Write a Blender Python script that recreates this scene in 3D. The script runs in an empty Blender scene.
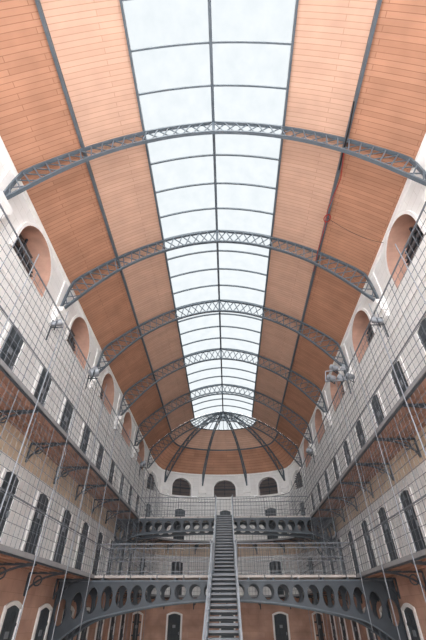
import bpy, math, random
from mathutils import Vector, Matrix
random.seed(4)
H=1.9; W=6.78; B=3.8; Y0=32.0; YS=-4.4; A=16.4; LS=Y0-YS; TOT=2*LS+A
BAY=5.2
RIBS=[-4.4+BAY*i for i in range(8)]
F1=1.42; F2=5.0; G=-1.9; GD=1.39

# ---------------- materials ----------------
def new(name):
    m=bpy.data.materials.new(name); m.use_nodes=True
    nt=m.node_tree; b=nt.nodes['Principled BSDF']
    return m,nt,b
def simple(name,col,rough=.6,metal=0,var=.12,scale=3.0):
    m,nt,b=new(name)
    n=nt.nodes.new('ShaderNodeTexNoise'); n.inputs['Scale'].default_value=scale; n.inputs['Detail'].default_value=5
    tc=nt.nodes.new('ShaderNodeTexCoord'); nt.links.new(tc.outputs['Object'],n.inputs['Vector'])
    r=nt.nodes.new('ShaderNodeValToRGB')
    r.color_ramp.elements[0].position=.3; r.color_ramp.elements[1].position=.7
    r.color_ramp.elements[0].color=[c*(1-var) for c in col]+[1]
    r.color_ramp.elements[1].color=[min(1,c*(1+var)) for c in col]+[1]
    nt.links.new(n.outputs['Fac'],r.inputs['Fac']); nt.links.new(r.outputs['Color'],b.inputs['Base Color'])
    b.inputs['Roughness'].default_value=rough; b.inputs['Metallic'].default_value=metal
    return m
def brick(name,c1,c2,cm,bw,bh,mortar,rough=.7,noise=.25,bump=.2,nscale=1.2):
    m,nt,b=new(name)
    uv=nt.nodes.new('ShaderNodeUVMap')
    t=nt.nodes.new('ShaderNodeTexBrick'); t.offset=.37
    t.inputs['Scale'].default_value=1; t.inputs['Brick Width'].default_value=bw; t.inputs['Row Height'].default_value=bh
    t.inputs['Mortar Size'].default_value=mortar; t.inputs['Mortar Smooth'].default_value=.3; t.inputs['Bias'].default_value=0
    t.inputs['Color1'].default_value=(*c1,1); t.inputs['Color2'].default_value=(*c2,1); t.inputs['Mortar'].default_value=(*cm,1)
    nt.links.new(uv.outputs['UV'],t.inputs['Vector'])
    n=nt.nodes.new('ShaderNodeTexNoise'); n.inputs['Scale'].default_value=nscale; n.inputs['Detail'].default_value=8
    nt.links.new(uv.outputs['UV'],n.inputs['Vector'])
    mr=nt.nodes.new('ShaderNodeMapRange'); mr.inputs[1].default_value=.3; mr.inputs[2].default_value=.7
    mr.inputs[3].default_value=1-noise; mr.inputs[4].default_value=1
    nt.links.new(n.outputs['Fac'],mr.inputs[0])
    mx=nt.nodes.new('ShaderNodeVectorMath'); mx.operation='SCALE'
    nt.links.new(t.outputs['Color'],mx.inputs[0]); nt.links.new(mr.outputs[0],mx.inputs['Scale'])
    nt.links.new(mx.outputs[0],b.inputs['Base Color'])
    bp=nt.nodes.new('ShaderNodeBump'); bp.inputs['Strength'].default_value=bump; bp.invert=True
    nt.links.new(t.outputs['Fac'],bp.inputs['Height']); nt.links.new(bp.outputs[0],b.inputs['Normal'])
    b.inputs['Roughness'].default_value=rough
    return m
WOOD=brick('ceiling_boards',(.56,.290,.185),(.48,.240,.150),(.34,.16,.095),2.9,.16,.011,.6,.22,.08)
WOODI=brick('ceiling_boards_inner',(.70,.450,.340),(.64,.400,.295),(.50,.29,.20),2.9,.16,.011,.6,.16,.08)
WHITE=brick('white_painted_masonry',(.92,.91,.90),(.89,.88,.87),(.74,.72,.70),.9,.34,.008,.7,.10,.15)
TAN=brick('tan_plaster',(.80,.64,.49),(.76,.60,.45),(.64,.49,.37),.9,.34,.006,.8,.20,.1)
PINK=brick('pink_plaster',(.66,.42,.33),(.60,.37,.28),(.46,.29,.21),.9,.34,.006,.8,.40,.1,.9)
TRIM=simple('white_stone_trim',(.92,.91,.90),.6,0,.04)
REVEAL=simple('reveal_plaster',(.58,.35,.27),.8)
IRON=simple('blue_grey_iron',(.10,.125,.15),.5,.0)
IROND=simple('dark_iron',(.045,.056,.07),.5,.0)
STEEL=simple('galvanised_steel',(.26,.28,.31),.45,.2)
RAILM=simple('painted_rail',(.15,.165,.19),.45,.0)
FASC=simple('gallery_fascia',(.26,.26,.27),.5,.0)
SOFFIT=simple('gallery_soffit_boards',(.36,.205,.15),.7,0,.25,2)
DOORM=simple('dark_cell_door',(.05,.062,.072),.5)
SLATE=simple('slate_walkway',(.45,.41,.39),.8)
FLOORM=simple('stone_floor',(.58,.50,.45),.8)
LOUV=simple('louvre_boards',(.17,.14,.135),.7)
RED=simple('red_cable',(.35,.03,.02),.5)
BLACK=simple('black_cable',(.01,.01,.012),.5)
LAMPG=simple('lamp_glass',(.8,.82,.85),.15)
m,nt,b=new('frosted_glass'); GLASS=m
nt.nodes.remove(b)
tr=nt.nodes.new('ShaderNodeBsdfTransparent'); tl=nt.nodes.new('ShaderNodeBsdfTranslucent'); mx=nt.nodes.new('ShaderNodeMixShader')
n=nt.nodes.new('ShaderNodeTexNoise'); n.inputs['Scale'].default_value=1.6; n.inputs['Detail'].default_value=8
uvn=nt.nodes.new('ShaderNodeUVMap'); nt.links.new(uvn.outputs['UV'],n.inputs['Vector'])
r=nt.nodes.new('ShaderNodeValToRGB'); r.color_ramp.elements[0].position=.3; r.color_ramp.elements[1].position=.7
r.color_ramp.elements[0].color=(.128,.135,.138,1); r.color_ramp.elements[1].color=(.141,.146,.148,1)
nt.links.new(n.outputs['Fac'],r.inputs['Fac']); nt.links.new(r.outputs[0],tr.inputs[0]); nt.links.new(r.outputs[0],tl.inputs[0])
mx.inputs[0].default_value=.10
nt.links.new(tr.outputs[0],mx.inputs[1]); nt.links.new(tl.outputs[0],mx.inputs[2])
nt.links.new(mx.outputs[0],nt.nodes['Material Output'].inputs[0])

# ---------------- mesh builder ----------------
class MB:
    def __init__(s): s.v=[]; s.uv=[]; s.f=[]; s.m=[]; s.mats=[]
    def mi(s,mat):
        if mat not in s.mats: s.mats.append(mat)
        return s.mats.index(mat)
    def vt(s,p,uv=None):
        s.v.append((p[0],p[1],p[2]+H)); s.uv.append(uv if uv else (p[0]+p[1],p[2])); return len(s.v)-1
    def face(s,idx,mat): s.f.append(idx); s.m.append(s.mi(mat))
    def quad(s,a,b,c,d,mat,uvs=None):
        u=uvs or [None]*4
        s.face([s.vt(p,q) for p,q in zip((a,b,c,d),u)],mat)
    def obox(s,c,ax,ay,az,mat):
        c=Vector(c);ax=Vector(ax);ay=Vector(ay);az=Vector(az)
        i=[s.vt(c+ax*x+ay*y+az*z) for x in(-1,1) for y in(-1,1) for z in(-1,1)]
        for f in((0,1,3,2),(4,6,7,5),(0,4,5,1),(2,3,7,6),(0,2,6,4),(1,5,7,3)): s.face([i[k] for k in f],mat)
    def box(s,c,sz,mat): s.obox(c,(sz[0]/2,0,0),(0,sz[1]/2,0),(0,0,sz[2]/2),mat)
    def bar(s,p,q,w,h,mat,up=(0,0,1)):
        p=Vector(p);q=Vector(q);d=q-p
        if d.length<1e-5:return
        dn=d.normalized();u=Vector(up)
        sd=dn.cross(u)
        if sd.length<1e-3: sd=dn.cross(Vector((1,0,0)))
        sd.normalize();u2=sd.cross(dn)
        s.obox((p+q)/2,d/2,sd*w/2,u2*h/2,mat)
    def tube(s,pts,rad,mat,n=6):
        pts=[Vector(p) for p in pts]; rings=[]
        for i,p in enumerate(pts):
            d=(pts[min(i+1,len(pts)-1)]-pts[max(i-1,0)]).normalized()
            a=d.cross(Vector((0,0,1)))
            if a.length<1e-3:a=d.cross(Vector((1,0,0)))
            a.normalize();c=a.cross(d)
            rr=rad[i] if isinstance(rad,(list,tuple)) else rad
            rings.append([s.vt(p+(a*math.cos(t)+c*math.sin(t))*rr) for t in [2*math.pi*k/n for k in range(n)]])
        for i in range(len(rings)-1):
            for k in range(n): s.face([rings[i][k],rings[i][(k+1)%n],rings[i+1][(k+1)%n],rings[i+1][k]],mat)
        s.face(rings[0][::-1],mat);s.face(rings[-1],mat)
    def make(s,name,parent=None,origin=None):
        me=bpy.data.meshes.new(name); me.from_pydata(s.v,[],s.f)
        for m in s.mats: me.materials.append(m)
        me.polygons.foreach_set('material_index',s.m)
        ul=me.uv_layers.new(name='UVMap')
        for l in me.loops: ul.data[l.index].uv=s.uv[l.vertex_index]
        me.update()
        o=bpy.data.objects.new(name,me); bpy.context.scene.collection.objects.link(o)
        if parent:o.parent=parent
        return o

def pos(s,d=0.0):
    if s<=LS: return (-(W-d),YS+s)
    if s>=LS+A: return ((W-d),Y0-(s-LS-A))
    a=math.pi*(1-(s-LS)/A)
    return ((W-d)*math.cos(a),Y0+(B-d)*math.sin(a))
def P(s,d,z): x,y=pos(s,d); return (x,y,z)
def frame(s):
    a=Vector(P(s-.02,0,0));b=Vector(P(s+.02,0,0));t=(b-a).normalized()
    return t,Vector((t.y,-t.x,0))  # tangent, inward normal
def prof(x): x=abs(x); return 15.3-.04*x-.0726*x*x
EAVE=prof(W)
def kf(a):  # a radians in apse
    q=min(a,math.pi-a)/math.radians(36); q=max(0,min(1,q)); q=q*q*(3-2*q)
    return 1+.30*q
def eave(s):
    if s<=LS or s>=LS+A: return EAVE
    return 15.3-(15.3-EAVE)*kf(math.pi*(1-(s-LS)/A))
def srange(s0,s1,step):
    n=max(1,int(math.ceil((s1-s0)/step-1e-6))); return [s0+(s1-s0)*i/n for i in range(n+1)]

# ---------------- walls ----------------
wincount=0
def wall(name,s0,s1,panels,side):
    global wincount
    mb=MB()
    ss=srange(s0,s1,.6 if side=='A' else 2.6)
    ZB=8.3
    for z0,z1,mat in((G,F1-.1,PINK),(F1-.1,4.05,WHITE),(4.05,F2-.1,TAN),(F2-.1,ZB,WHITE)):
        for a,b in zip(ss,ss[1:]):
            mb.quad(P(a,0,z0),P(b,0,z0),P(b,0,z1),P(a,0,z1),mat,[(a,z0),(b,z0),(b,z1),(a,z1)])
    for (a,b,sc,r,zs,z0) in panels:
        dep=.8 if side!='A' else .3
        RV=REVEAL if side!='A' else TRIM
        zt=eave(sc)
        def q(p): return [(P(x,0,z),(x,z)) for x,z in p]
        for c,d in zip(srange(a,b,.6)[:-1],srange(a,b,.6)[1:]):
            pp=q([(c,ZB),(d,ZB),(d,z0),(c,z0)]); mb.quad(*[x[0] for x in pp],WHITE,[x[1] for x in pp])
        angs=set([math.pi*i/20 for i in range(21)])
        ht=zt-zs
        ca=math.atan2(ht,b-sc); cb=math.atan2(ht,a-sc)
        angs|={ca,cb}; angs=sorted(angs,reverse=True)
        inner=[(sc-r,z0)];outer=[(a,z0)]
        for t in angs:
            c,sn=math.cos(t),math.sin(t)
            inner.append((sc+r*c,zs+r*sn))
            if t>=cb-1e-6: k=(a-sc)/c
            elif t<=ca+1e-6: k=(b-sc)/c
            else: k=ht/sn
            X=sc+k*c; Z=zs+k*sn
            if abs(Z-zt)<1e-3: Z=eave(X)+.0
            outer.append((X,Z))
        inner.append((sc+r,z0));outer.append((b,z0))
        for i in range(len(inner)-1):
            pp=q([inner[i],inner[i+1],outer[i+1],outer[i]]); mb.quad(*[x[0] for x in pp],WHITE,[x[1] for x in pp])
            def o(pt,g): 
                x,z=pt; dx=x-sc; dz=max(z-zs,0); L=math.hypot(dx,dz) or 1
                return (x+dx/L*g, z+dz/L*g)
            i0,i1=inner[i],inner[i+1]; o0,o1=o(i0,.12),o(i1,.12)
            mb.quad(P(i0[0],.06,i0[1]),P(i1[0],.06,i1[1]),P(o1[0],.06,o1[1]),P(o0[0],.06,o0[1]),TRIM)
            mb.quad(P(o0[0],.06,o0[1]),P(o1[0],.06,o1[1]),P(o1[0],0,o1[1]),P(o0[0],0,o0[1]),TRIM)
            mb.quad(P(i0[0],.06,i0[1]),P(i0[0],-dep,i0[1]),P(i1[0],-dep,i1[1]),P(i1[0],.06,i1[1]),RV)
        mb.quad(P(sc-r,.06,z0),P(sc+r,.06,z0),P(sc+r,-dep,z0),P(sc-r,-dep,z0),TRIM)
        wincount+=1
        wb=MB()
        top=zs+r
        ring=[P(x,-dep+.02,z) for x,z in inner]
        ids=[wb.vt((p)) for p in ring]; wb.face(ids,LOUV)
        nz=int((top-z0)/.16)
        for k in range(1,nz):
            z=z0+k*.16
            w=r if z<zs else math.sqrt(max(0,r*r-(z-zs)**2))
            w-=.02
            if w<.15: continue
            wb.bar(P(sc-w,-dep+.1,z),P(sc+w,-dep+.1,z),.1,.03,LOUV if k%2 else IROND)
        wb.bar(P(sc,-dep+.14,z0),P(sc,-dep+.14,top),.07,.07,IROND,up=frame(sc)[1])
        wb.bar(P(sc-r+.01,-dep+.14,zs),P(sc+r-.01,-dep+.14,zs),.07,.07,IROND)
        wb.make('window_%d'%wincount)
    for a,b in zip(ss,ss[1:]):
        for zf,h,dp in((lambda s:eave(s)-.07,.13,.12),(lambda s:8.55,.14,.10)):
            za,zb=zf(a),zf(b)
            for (d0,e0),(d1,e1) in (((0,-h/2),(dp,-h/2)),((dp,-h/2),(dp,h/2)),((dp,h/2),(0,h/2))):
                mb.quad(P(a,d0,za+e0),P(a,d1,za+e1),P(b,d1,zb+e1),P(b,d0,zb+e0),TRIM)
    if side!='A': pil=[a-YS if side=='L' else TOT-(a-YS) for a in RIBS]
    else: pil=[LS+A*k/5 for k in range(1,5)]
    for p in pil:
        t,nn=frame(p)
        e=eave(p)
        def bx(z0,z1,w,d):
            c=Vector(P(p,0,(z0+z1)/2))+nn*(d/2)
            mb.obox(c,t*w/2,nn*d/2,Vector((0,0,(z1-z0)/2)),TRIM)
        f=9.98 if side!='A' else e-1.5
        bx(f,e,.6,.05); bx(f-.22,f,.66,.40); bx(f-.5,f-.22,.55,.28); bx(f-.8,f-.5,.42,.17)
    return mb.make(name)
pl=[]
for i in range(7):
    a=i*BAY; pl.append((a,a+BAY,a+BAY/2,1.22,10.30,9.5))
wall('wall_left',0,LS,pl,'L')
wall('wall_right',LS+A,TOT,[(TOT-b,TOT-a,TOT-c,r,z,z0) for a,b,c,r,z,z0 in pl],'R')
pa=[]
for i in range(5):
    a=LS+A*i/5; pa.append((a,a+A/5,a+A/10,.8 if i!=2 else .78,9.35,8.65))
wall('wall_apse',LS,LS+A,pa,'A')

# ---------------- floor ----------------
mb=MB(); pts=[P(s,-.3,G) for s in srange(LS,LS+A,.6)]
mb.face([mb.vt(p) for p in [(-W-.3,YS-3,G)]+pts+[(W+.3,YS-3,G)]],FLOORM); mb.make('floor')

# ---------------- ceiling ----------------
mb=MB()
ys=srange(YS,Y0,5.2)
def strip(mb,x0,x1,n,mat,dz=0):
    xs=[x0+(x1-x0)*i/n for i in range(n+1)]
    for a,b in zip(xs,xs[1:]):
        for y0,y1 in zip(ys,ys[1:]):
            mb.quad((a,y0,prof(a)+dz),(b,y0,prof(b)+dz),(b,y1,prof(b)+dz),(a,y1,prof(a)+dz),mat,[(a*1.15,y0),(b*1.15,y0),(b*1.15,y1),(a*1.15,y1)])
for sg in(-1,1):
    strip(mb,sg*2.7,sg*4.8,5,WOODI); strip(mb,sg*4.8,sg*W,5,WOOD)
def ap(a,t,dz=0): return (W*t*math.cos(a),Y0+B*t*math.sin(a),15.3-(15.3-prof(W*t))*kf(a)+dz)
TG=.46
NA=45
aa=[math.pi*i/NA for i in range(NA+1)]
ts=[TG,.55,.65,.74,.83,.92,1.0]
for a0,a1 in zip(aa,aa[1:]):
    for t0,t1 in zip(ts,ts[1:]):
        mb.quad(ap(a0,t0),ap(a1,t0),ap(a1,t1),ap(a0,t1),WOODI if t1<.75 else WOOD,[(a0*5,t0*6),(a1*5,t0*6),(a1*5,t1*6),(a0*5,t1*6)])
mb.make('ceiling')
# skylight
mb=MB()
strip(mb,-2.7,2.7,12,GLASS,.03)
tg=[0,.1,.2,.3,TG]
for a0,a1 in zip(aa,aa[1:]):
    for t0,t1 in zip(tg,tg[1:]):
        mb.quad(ap(a0,t0,.03),ap(a1,t0,.03),ap(a1,t1,.03),ap(a0,t1,.03),GLASS)
def arcbar(mb,y,x0,x1,n,w,h,mat,dz=-.03):
    xs=[x0+(x1-x0)*i/n for i in range(n+1)]
    for a,b in zip(xs,xs[1:]): mb.bar((a,y,prof(a)+dz),(b,y,prof(b)+dz),w,h,mat)
k=YS+1.3
while k<Y0-.1:
    arcbar(mb,k,-2.7,2.7,10,.055,.085,IRON); k+=1.3
mb.bar((0,YS,15.24),(0,Y0,15.24),.11,.14,IRON)
for sg in(-1,1): mb.bar((sg*2.7,YS,prof(2.7)-.05),(sg*2.7,Y0,prof(2.7)-.05),.08,.12,IRON)
for i in range(1,20):
    a=math.pi*i/20
    for t0,t1 in zip(tg,tg[1:]): mb.bar(ap(a,t0,-.02),ap(a,t1,-.02),.04,.05,IRON)
for t in (.24,TG):
    for a0,a1 in zip(aa,aa[1:]): mb.bar(ap(a0,t,-.03),ap(a1,t,-.03),.07,.08,IRON)
mb.make('skylight')
# purlins
for j,sg in enumerate((-1,1)):
    mb=MB(); mb.bar((sg*4.8,YS,prof(4.8)-.08),(sg*4.8,Y0,prof(4.8)-.08),.10,.13,IRON)
    mb.make('trim_%d'%(j+1))
mb=MB()
for a0,a1 in zip(aa,aa[1:]): mb.bar(ap(a0,.74,-.06),ap(a1,.74,-.06),.08,.1,IRON)
mb.make('trim_3')

# ---------------- trusses ----------------
inn=[]
ctrl=[(-1.2,14.27),(0,14.38),(1.4,14.19),(2.7,13.72),(3.7,13.16),(4.6,12.47),(5.4,11.63),(6.1,10.75),(6.66,9.98),(7.1,9.3)]
for i in range(1,len(ctrl)-2):
    p0,p1,p2,p3=[Vector((*c,0)) for c in ctrl[i-1:i+3]]
    for k in range(6):
        t=k/6
        v=.5*((2*p1)+(p2-p0)*t+(2*p0-5*p1+4*p2-p3)*t*t+(3*p1-p0-3*p2+p3)*t**3)
        inn.append((v.x,v.y))
inn.append((6.66,9.98)); inn[0]=(0,14.38)
def resample(p,n):
    L=[0]
    for a,b in zip(p,p[1:]): L.append(L[-1]+math.dist(a,b))
    out=[];j=0
    for i in range(n+1):
        d=L[-1]*i/n
        while j<len(p)-2 and L[j+1]<d: j+=1
        k=(d-L[j])/(L[j+1]-L[j]); out.append(tuple(p[j][q]+(p[j+1][q]-p[j][q])*k for q in range(len(p[0]))))
    return out
out=[(x,prof(x)-.12) for x in [0,.7,1.4,2.1,2.7,3.4,4,4.6,5.2,5.8,6.3,6.5]]+[(6.62,11.2),(6.69,9.98)]
out[0]=(0,15.25)
N=21
I=resample(inn,N); O=resample(out,N)
for y in RIBS:
    mb=MB()
    for sg in(-1,1):
        i3=[(sg*x,y,z) for x,z in I];o3=[(sg*x,y,z) for x,z in O]
        upv=(0,1,0)
        for k in range(N):
            mb.bar(o3[k],o3[k+1],.075,.12,IRON,upv); mb.bar(i3[k],i3[k+1],.075,.12,IRON,upv)
            if k<N-1:
                mb.bar((o3[k][0],y-.03,o3[k][2]),(i3[k+1][0],y-.03,i3[k+1][2]),.045,.025,IRON,upv)
                mb.bar((i3[k][0],y+.03,i3[k][2]),(o3[k+1][0],y+.03,o3[k+1][2]),.045,.025,IRON,upv)
    mb.bar((0,y,15.2),(0,y,14.35),.10,.13,IRON,(0,1,0))
    mb.make('roof_truss')
for k in range(1,5):
    a=math.pi*k/5; mb=MB(); n=12
    T=[.02+.96*i/n for i in range(n+1)]
    o3=[ap(a,t,-.12) for t in T]; i3=[]
    for t in T:
        p=ap(a,t,-.12-.4-.75*t**4); i3.append(p)
    side=(-math.sin(a),math.cos(a)*B/W,0)
    for q in range(n):
        mb.bar(o3[q],o3[q+1],.09,.10,IRON,side); mb.bar(i3[q],i3[q+1],.07,.10,IRON,side)
        mb.bar(o3[q],i3[q+1],.05,.03,IRON,side); mb.bar(i3[q],o3[q+1],.05,.03,IRON,side)
    mb.bar(o3[-1],i3[-1],.1,.12,IRON,side)
    mb.make('apse_truss')

# ---------------- galleries ----------------
def gallery(z):
    mb=MB()
    ss=srange(0,LS,2.6)+srange(LS,LS+A,.6)[1:]+srange(LS+A,TOT,2.6)[1:]
    for a,b in zip(ss,ss[1:]):
        mb.quad(P(a,0.01,z),P(b,0.01,z),P(b,GD,z),P(a,GD,z),SLATE)
        mb.quad(P(a,0.01,z-.10),P(b,0.01,z-.10),P(b,GD,z-.10),P(a,GD,z-.10),SOFFIT)
        mb.bar(P(a,GD+.02,z-.05),P(b,GD+.02,z-.05),.04,.12,FASC)
        mb.bar(P(a,GD-.02,z-.13),P(b,GD-.02,z-.13),.06,.05,IROND)
        for dd in(.35,.7,1.05): mb.bar(P(a,dd,z-.12),P(b,dd,z-.12),.05,.05,SOFFIT)
    bs=[1.3+1.3*k for k in range(0,int(LS/1.3))]
    allb=[b for i,b in enumerate(bs) if i%2==0]
    allb=allb+[LS+A*k/8 for k in range(0,9)]+[TOT-b for b in allb]
    for s in allb:
        t,nn=frame(s)
        p0=Vector(P(s,.02,z-.16));tip=Vector(P(s,GD-.03,z-.16)); bot=Vector(P(s,.04,z-.8))
        mb.bar(p0,tip,.07,.06,IROND); mb.bar(p0,bot,.07,.05,IROND,up=nn)
        pts=[]
        for q in range(9):
            u=math.pi/2*q/8
            pts.append(bot+(tip-p0)*(1-math.cos(u))*.97+Vector((0,0,1))*(.62*math.sin(u)))
        for c,d in zip(pts,pts[1:]): mb.bar(c,d,.055,.05,IROND,up=t)
        cc=p0+(tip-p0)*.26+Vector((0,0,-.22))
        ring=[cc+(tip-p0).normalized()*.14*math.cos(v)+Vector((0,0,.14*math.sin(v))) for v in [2*math.pi*w/10 for w in range(11)]]
        for c,d in zip(ring,ring[1:]): mb.bar(c,d,.04,.03,IROND,up=t)
    return mb.make('gallery_walkway')
def railing(z,rails,h,pr,name,sp=1.3,sub=5):
    mb=MB(); d=GD-.04
    ss=srange(0,LS,5.2)+srange(LS,LS+A,.6)[1:]+srange(LS+A,TOT,5.2)[1:]
    for zz,w in rails:
        for a,b in zip(ss,ss[1:]): mb.bar(P(a,d,z+zz),P(b,d,z+zz),w,w,RAILM)
    n=int(TOT/sp*sub)
    for i in range(n+1):
        s=i*sp/sub
        mb.tube([P(s,d,z+.0),P(s,d,z+h)],pr if i%sub==0 else .0065,RAILM,4)
    return mb.make(name)
gallery(F1);gallery(F2)
railing(F2,[(.26*k,.012) for k in range(1,12)]+[(1.1,.03),(3.15,.036)],3.15,.015,'gallery_railing')
railing(F1,[(.26*k,.012) for k in range(1,13)]+[(1.1,.034)],F2-F1-.17,.014,'gallery_railing')
mb=MB()
for i in range(0,15):
    for sg in(-1,1):
        y=YS+.9+2.6*i
        if y>Y0: continue
        mb.tube([(sg*(W-GD-.07),y,G),(sg*(W-GD-.07),y,F2+3.5)],.015,STEEL,6)
mb.make('support_poles')

# ---------------- cell doors ----------------
def doormesh():
    mb=MB()
    def outline(w,h,ar):
        return [(-w,0),(-w,h)]+[(-w+2*w*i/8,h+ar*math.sin(math.pi*i/8)) for i in range(1,8)]+[(w,h),(w,0)]
    inn_=outline(.44,2.0,.10);ou=outline(.56,2.07,.14)
    D=.06
    for i in range(len(inn_)-1):
        a,b=inn_[i],inn_[i+1];c,d=ou[i],ou[i+1]
        mb.quad((a[0],-D,a[1]-H),(b[0],-D,b[1]-H),(d[0],-D,d[1]-H),(c[0],-D,c[1]-H),TRIM)
        mb.quad((c[0],-D,c[1]-H),(d[0],-D,d[1]-H),(d[0],0,d[1]-H),(c[0],0,c[1]-H),TRIM)
        mb.quad((a[0],-D,a[1]-H),(b[0],-D,b[1]-H),(b[0],-.005,b[1]-H),(a[0],-.005,a[1]-H),TRIM)
    mb.face([mb.vt((x,-.01,z-H)) for x,z in inn_],DOORM)
    for z in(.35,1.0,1.65): mb.box((0,-.025,z-H),(.84,.03,.08),IROND)
    for x in(-.22,0,.22): mb.box((x,-.018,1.0-H),(.015,.02,1.9),IROND)
    mb.box((0,-.03,1.42-H),(.2,.03,.16),STEEL); mb.box((.35,-.045,1.05-H),(.06,.06,.16),STEEL)
    o=mb.make('cell_door'); return o
base=doormesh(); first=True
dy=[-1.0+2.6*k for k in range(13)]
locs=[(y-YS) for y in dy]; locs=locs+[TOT-s for s in locs]+[LS+A*q for q in(.1,.3,.5,.7,.9)]
for z in(G,F1,F2):
    for s in locs:
        if first: o=base;first=False
        else: o=bpy.data.objects.new('cell_door',base.data);bpy.context.scene.collection.objects.link(o)
        t,nn=frame(s); x,y=pos(s,0)
        o.location=(x+nn.x*.01,y+nn.y*.01,z+H)
        m4=Matrix(((t.x,-nn.x,0),(t.y,-nn.y,0),(0,0,1)))
        o.rotation_euler=m4.to_euler()
        o.scale=(1.1,1,1.22 if z==F2 else 1.08)

# ---------------- bridges ----------------
def bridge(yc,zf,cv,drop,hc):
    mb=MB(); wd=.62; WL=W-.03
    zt=zf-drop
    def zb(x):
        x=abs(x); z=zt-hc-cv*x*x
        if x>5.2: z-=.5*((x-5.2)/1.4)**1.6
        return z
    for yy in(yc-wd,yc+wd):
        ncell=23; cw=2*WL/ncell; th=.05
        for c in range(ncell):
            xc=-WL+cw*(c+.5); hw=cw/2
            hgt=zt-zb(xc)
            rz=min(.42,hgt*.37); rx=.228
            mid=zb(xc)+hgt*.5
            nn=24
            for f in(-th/2,th/2):
                ci=[];oi=[]
                for q in range(nn):
                    u=2*math.pi*(q+.5)/nn-math.pi/nn
                    cx,cz=math.cos(u),math.sin(u); k=1/max(abs(cx),abs(cz))
                    sx,sz=cx*k,cz*k; X=xc+sx*hw; Z=zb(X)+(sz+1)/2*(zt-zb(X))
                    ci.append(mb.vt((xc+rx*cx,yy+f,mid+rz*cz)));oi.append(mb.vt((X,yy+f,Z)))
                for q in range(nn): mb.face([ci[q],ci[(q+1)%nn],oi[(q+1)%nn],oi[q]],IROND)
            rim=[(xc+rx*math.cos(2*math.pi*q/nn),mid+rz*math.sin(2*math.pi*q/nn)) for q in range(nn+1)]
            for a,b in zip(rim,rim[1:]):
                mb.quad((a[0],yy-.05,a[1]),(b[0],yy-.05,b[1]),(b[0],yy+.05,b[1]),(a[0],yy+.05,a[1]),IRON)
            for q in range(3):
                xa=xc-hw+cw*q/3;xb=xa+cw/3
                mb.bar((xa,yy,zb(xa)),(xb,yy,zb(xb)),.15,.045,IRON)
        mb.bar((-WL,yy,zt+.02),(WL,yy,zt+.02),.15,.05,IRON)
        for sg in(-1,1):
            pts=[(sg*(WL-.04-1.0*math.sin(u)),yy,zb(WL-.04)-.55+ .75*(1-math.cos(u))) for u in [math.pi/2*q/8 for q in range(9)]]
            for a,b in zip(pts,pts[1:]): mb.bar(a,b,.06,.12,IROND,(0,1,0))
            mb.bar((sg*(WL-.03),yy,zb(WL)-.5),(sg*(WL-.03),yy,zt),.06,.16,IROND,(0,1,0))
            for q in (2,4,6): mb.bar(pts[q],(pts[q][0],yy,zb(pts[q][0])),.05,.05,IROND,(0,1,0))
    mb.box((0,yc,zf-.05),(2*(W-GD)-.1,2*wd,.08),SLATE)
    for x in range(-5,6): mb.box((x,yc,zf-.15),(.07,2*wd,.12),IROND)
    for yy in(yc-wd,yc+wd):
        for sg in(-1,1):
            x0,x1=.55*sg,(W-GD-.05)*sg
            for k,zz in enumerate((.12,.6,1.1)):
                mb.bar((x0,yy,zf+zz),(x1,yy,zf+zz),.035 if k==2 else .02,.035 if k==2 else .02,RAILM)
            x=.55
            while x<W-GD-.05:
                mb.bar((sg*x,yy,zf),(sg*x,yy,zf+1.1),.012,.012,RAILM); x+=.18
            x=.55
            while x<W-GD:
                mb.bar((sg*x,yy,zt),(sg*x,yy,zf),.04,.04,IROND); x+=1.1
            mb.tube([(x0,yy,zf-.02),(x0,yy,zf+1.25)],.035,STEEL,8)
    return mb.make('iron_footbridge')
S1=18.0; S2=25.2
bridge(S1+.64,F1,.022,.22,.60);bridge(S2+.64,F2,.008,.16,.62)

# ---------------- staircase ----------------
def stair(y0,z0,y1,z1,hw=.46):
    mb=MB(); n=int(round((z1-z0)/.17)); dy=(y1-y0)/n; dz=(z1-z0)/n
    for i in range(n):
        mb.box((0,y0+dy*(i+.5),z0+dz*(i+1)-.02),(2*hw,dy+.03,.04),RAILM)
        mb.box((0,y0+dy*i+.01,z0+dz*(i+1)-.035),(2*hw,.025,.055),FASC)
        mb.box((0,y0+dy*(i+1)-.01,z0+dz*(i+.6)),(2*hw,.012,dz*.8),IROND)
    for sg in(-1,1):
        x=sg*(hw+.03)
        mb.bar((x,y0,z0+.08),(x,y1,z1+.0),.05,.28,IRON,)
        for h,w in((1.0,.05),(.7,.025),(.4,.025)):
            mb.bar((x,y0+.1,z0+h+.15),(x,y1,z1+h+.1),w,w,STEEL)
        for i in range(0,n+1,2):
            y=y0+dy*i;z=z0+dz*i
            mb.bar((x,max(y,y0+.1),z),(x,max(y,y0+.1),z+1.12),.025,.025,STEEL)
        mb.tube([(x,y0+.1,z0),(x,y0+.1,z0+1.3)],.045,STEEL,8)
        mb.tube([(x,y0+.1,z0+1.3),(x,y0+.1,z0+1.37)],[.07,.03],STEEL,8)
    return mb.make('iron_staircase')
stair(11.4,G,S1-.05,F1); stair(S1+1.35,F1,S2-.05,F2)

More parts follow.
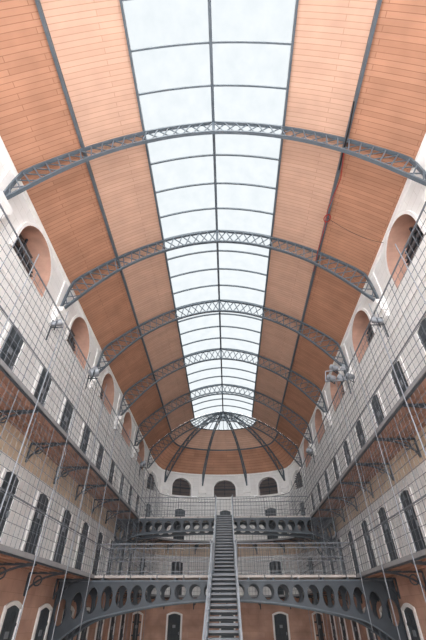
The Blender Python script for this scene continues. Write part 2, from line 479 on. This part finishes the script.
# ---------------- floodlights ----------------
def lamp(mb,c,d,r=.17):
    c=Vector(c);d=Vector(d).normalized()
    mb.tube([c-d*.30,c-d*.26,c-d*.02,c+d*.04],[r*.35,r*.75,r,r*1.06],STEEL,14)
    mb.tube([c+d*.035,c+d*.05],[r*.95,r*.9],LAMPG,14)
    s=d.cross(Vector((0,0,1))).normalized()
    for sg in(-1,1):
        mb.bar(c+s*sg*(r+.03)-d*.12,c+s*sg*(r+.03)-d*.12+Vector((0,0,-r-.08)),.02,.04,IROND)
    mb.bar(c-s*(r+.03)-d*.12+Vector((0,0,-r-.08)),c+s*(r+.03)-d*.12+Vector((0,0,-r-.08)),.04,.02,IROND)
X=W-GD+.04
def single(sg,y,z,r):
    mb=MB(); lamp(mb,(sg*(X-.25),y,z),(-sg*.6,.35,.5),r)
    mb.bar((sg*X,y,z-r-.1),(sg*(X-.4),y,z-r-.1),.03,.03,IROND)
    mb.bar((sg*X,y,z-r-.6),(sg*X,y,z+.1),.04,.04,IROND)
    mb.make('floodlight')
single(-1,12.8,8.0,.22);single(-1,9.0,7.55,.11);single(1,9.3,7.6,.11);single(-1,24,7.9,.17);single(1,22,7.9,.17)
mb=MB()
yb=13.6
mb.bar((X,yb,7.2),(X,yb,8.7),.05,.05,IROND)
mb.bar((X,yb-.0,7.85),(X-.9,yb+.1,7.85),.05,.05,STEEL);mb.bar((X,yb,8.35),(X-.8,yb+.1,8.35),.04,.04,STEEL)
mb.bar((X-.8,yb+.1,8.35),(X-.9,yb+.1,7.85),.04,.04,STEEL)
for q,(dx,z) in enumerate(((-.1,8.05),(.3,8.05),(.72,8.0),(.05,8.5),(.5,8.5))):
    lamp(mb,(X-dx,yb+.05,z),(-.5,.5-.5*(q%2),.4),.14)
mb.make('floodlight_cluster')

# ---------------- cables ----------------
mb=MB()
z=lambda y:prof(4.8)-.25
mb.tube([(4.72,4.7,z(0)+.05),(4.72,5.4,z(0)-.1),(4.70,6.2,z(0)-.15),(4.72,7.0,z(0)-.1)],.03,BLACK,6)
mb.tube([(4.70,6.0,z(0)-.1),(4.78,7.2,z(0)-.35),(4.62,8.6,z(0)-.2),(4.70,9.6,z(0)-.1),(4.6,10.8,z(0)-.25),(4.7,12.2,z(0)-.05)],.018,RED,6)
mb.tube([(4.65+.13*math.cos(t),9.0+.18*math.sin(t),z(0)-.3) for t in [2*math.pi*i/16 for i in range(17)]],.025,RED,6)
pts=[(4.65+(1.95)*u,9.0+.2*u,z(0)-.25-1.5*u-1.2*u*(1-u)) for u in [i/12 for i in range(13)]]
mb.tube(pts,.010,BLACK,5)
mb.make('hanging_cable')

# ---------------- light ----------------
w=bpy.data.worlds.new('overcast_sky'); bpy.context.scene.world=w; w.use_nodes=True
bg=w.node_tree.nodes['Background']; bg.inputs[0].default_value=(.96,.98,1,1); bg.inputs[1].default_value=6.2
sd=bpy.data.lights.new('sun','SUN'); sd.energy=28; sd.angle=math.radians(60); sd.color=(1,.98,.96)
so=bpy.data.objects.new('sun',sd); so.rotation_euler=(math.radians(8),math.radians(4),0); bpy.context.scene.collection.objects.link(so)

# ---------------- camera ----------------
cd=bpy.data.cameras.new('camera'); cam=bpy.data.objects.new('camera',cd); bpy.context.scene.collection.objects.link(cam)
cd.sensor_fit='VERTICAL'; cd.sensor_height=36; cd.lens=36*360/640; cd.clip_start=.05
cam.location=(.20,0,H)
cam.rotation_euler=(math.radians(90+39.8),0,math.atan(.036))
bpy.context.scene.camera=cam
bpy.context.scene.view_settings.view_transform='Standard'
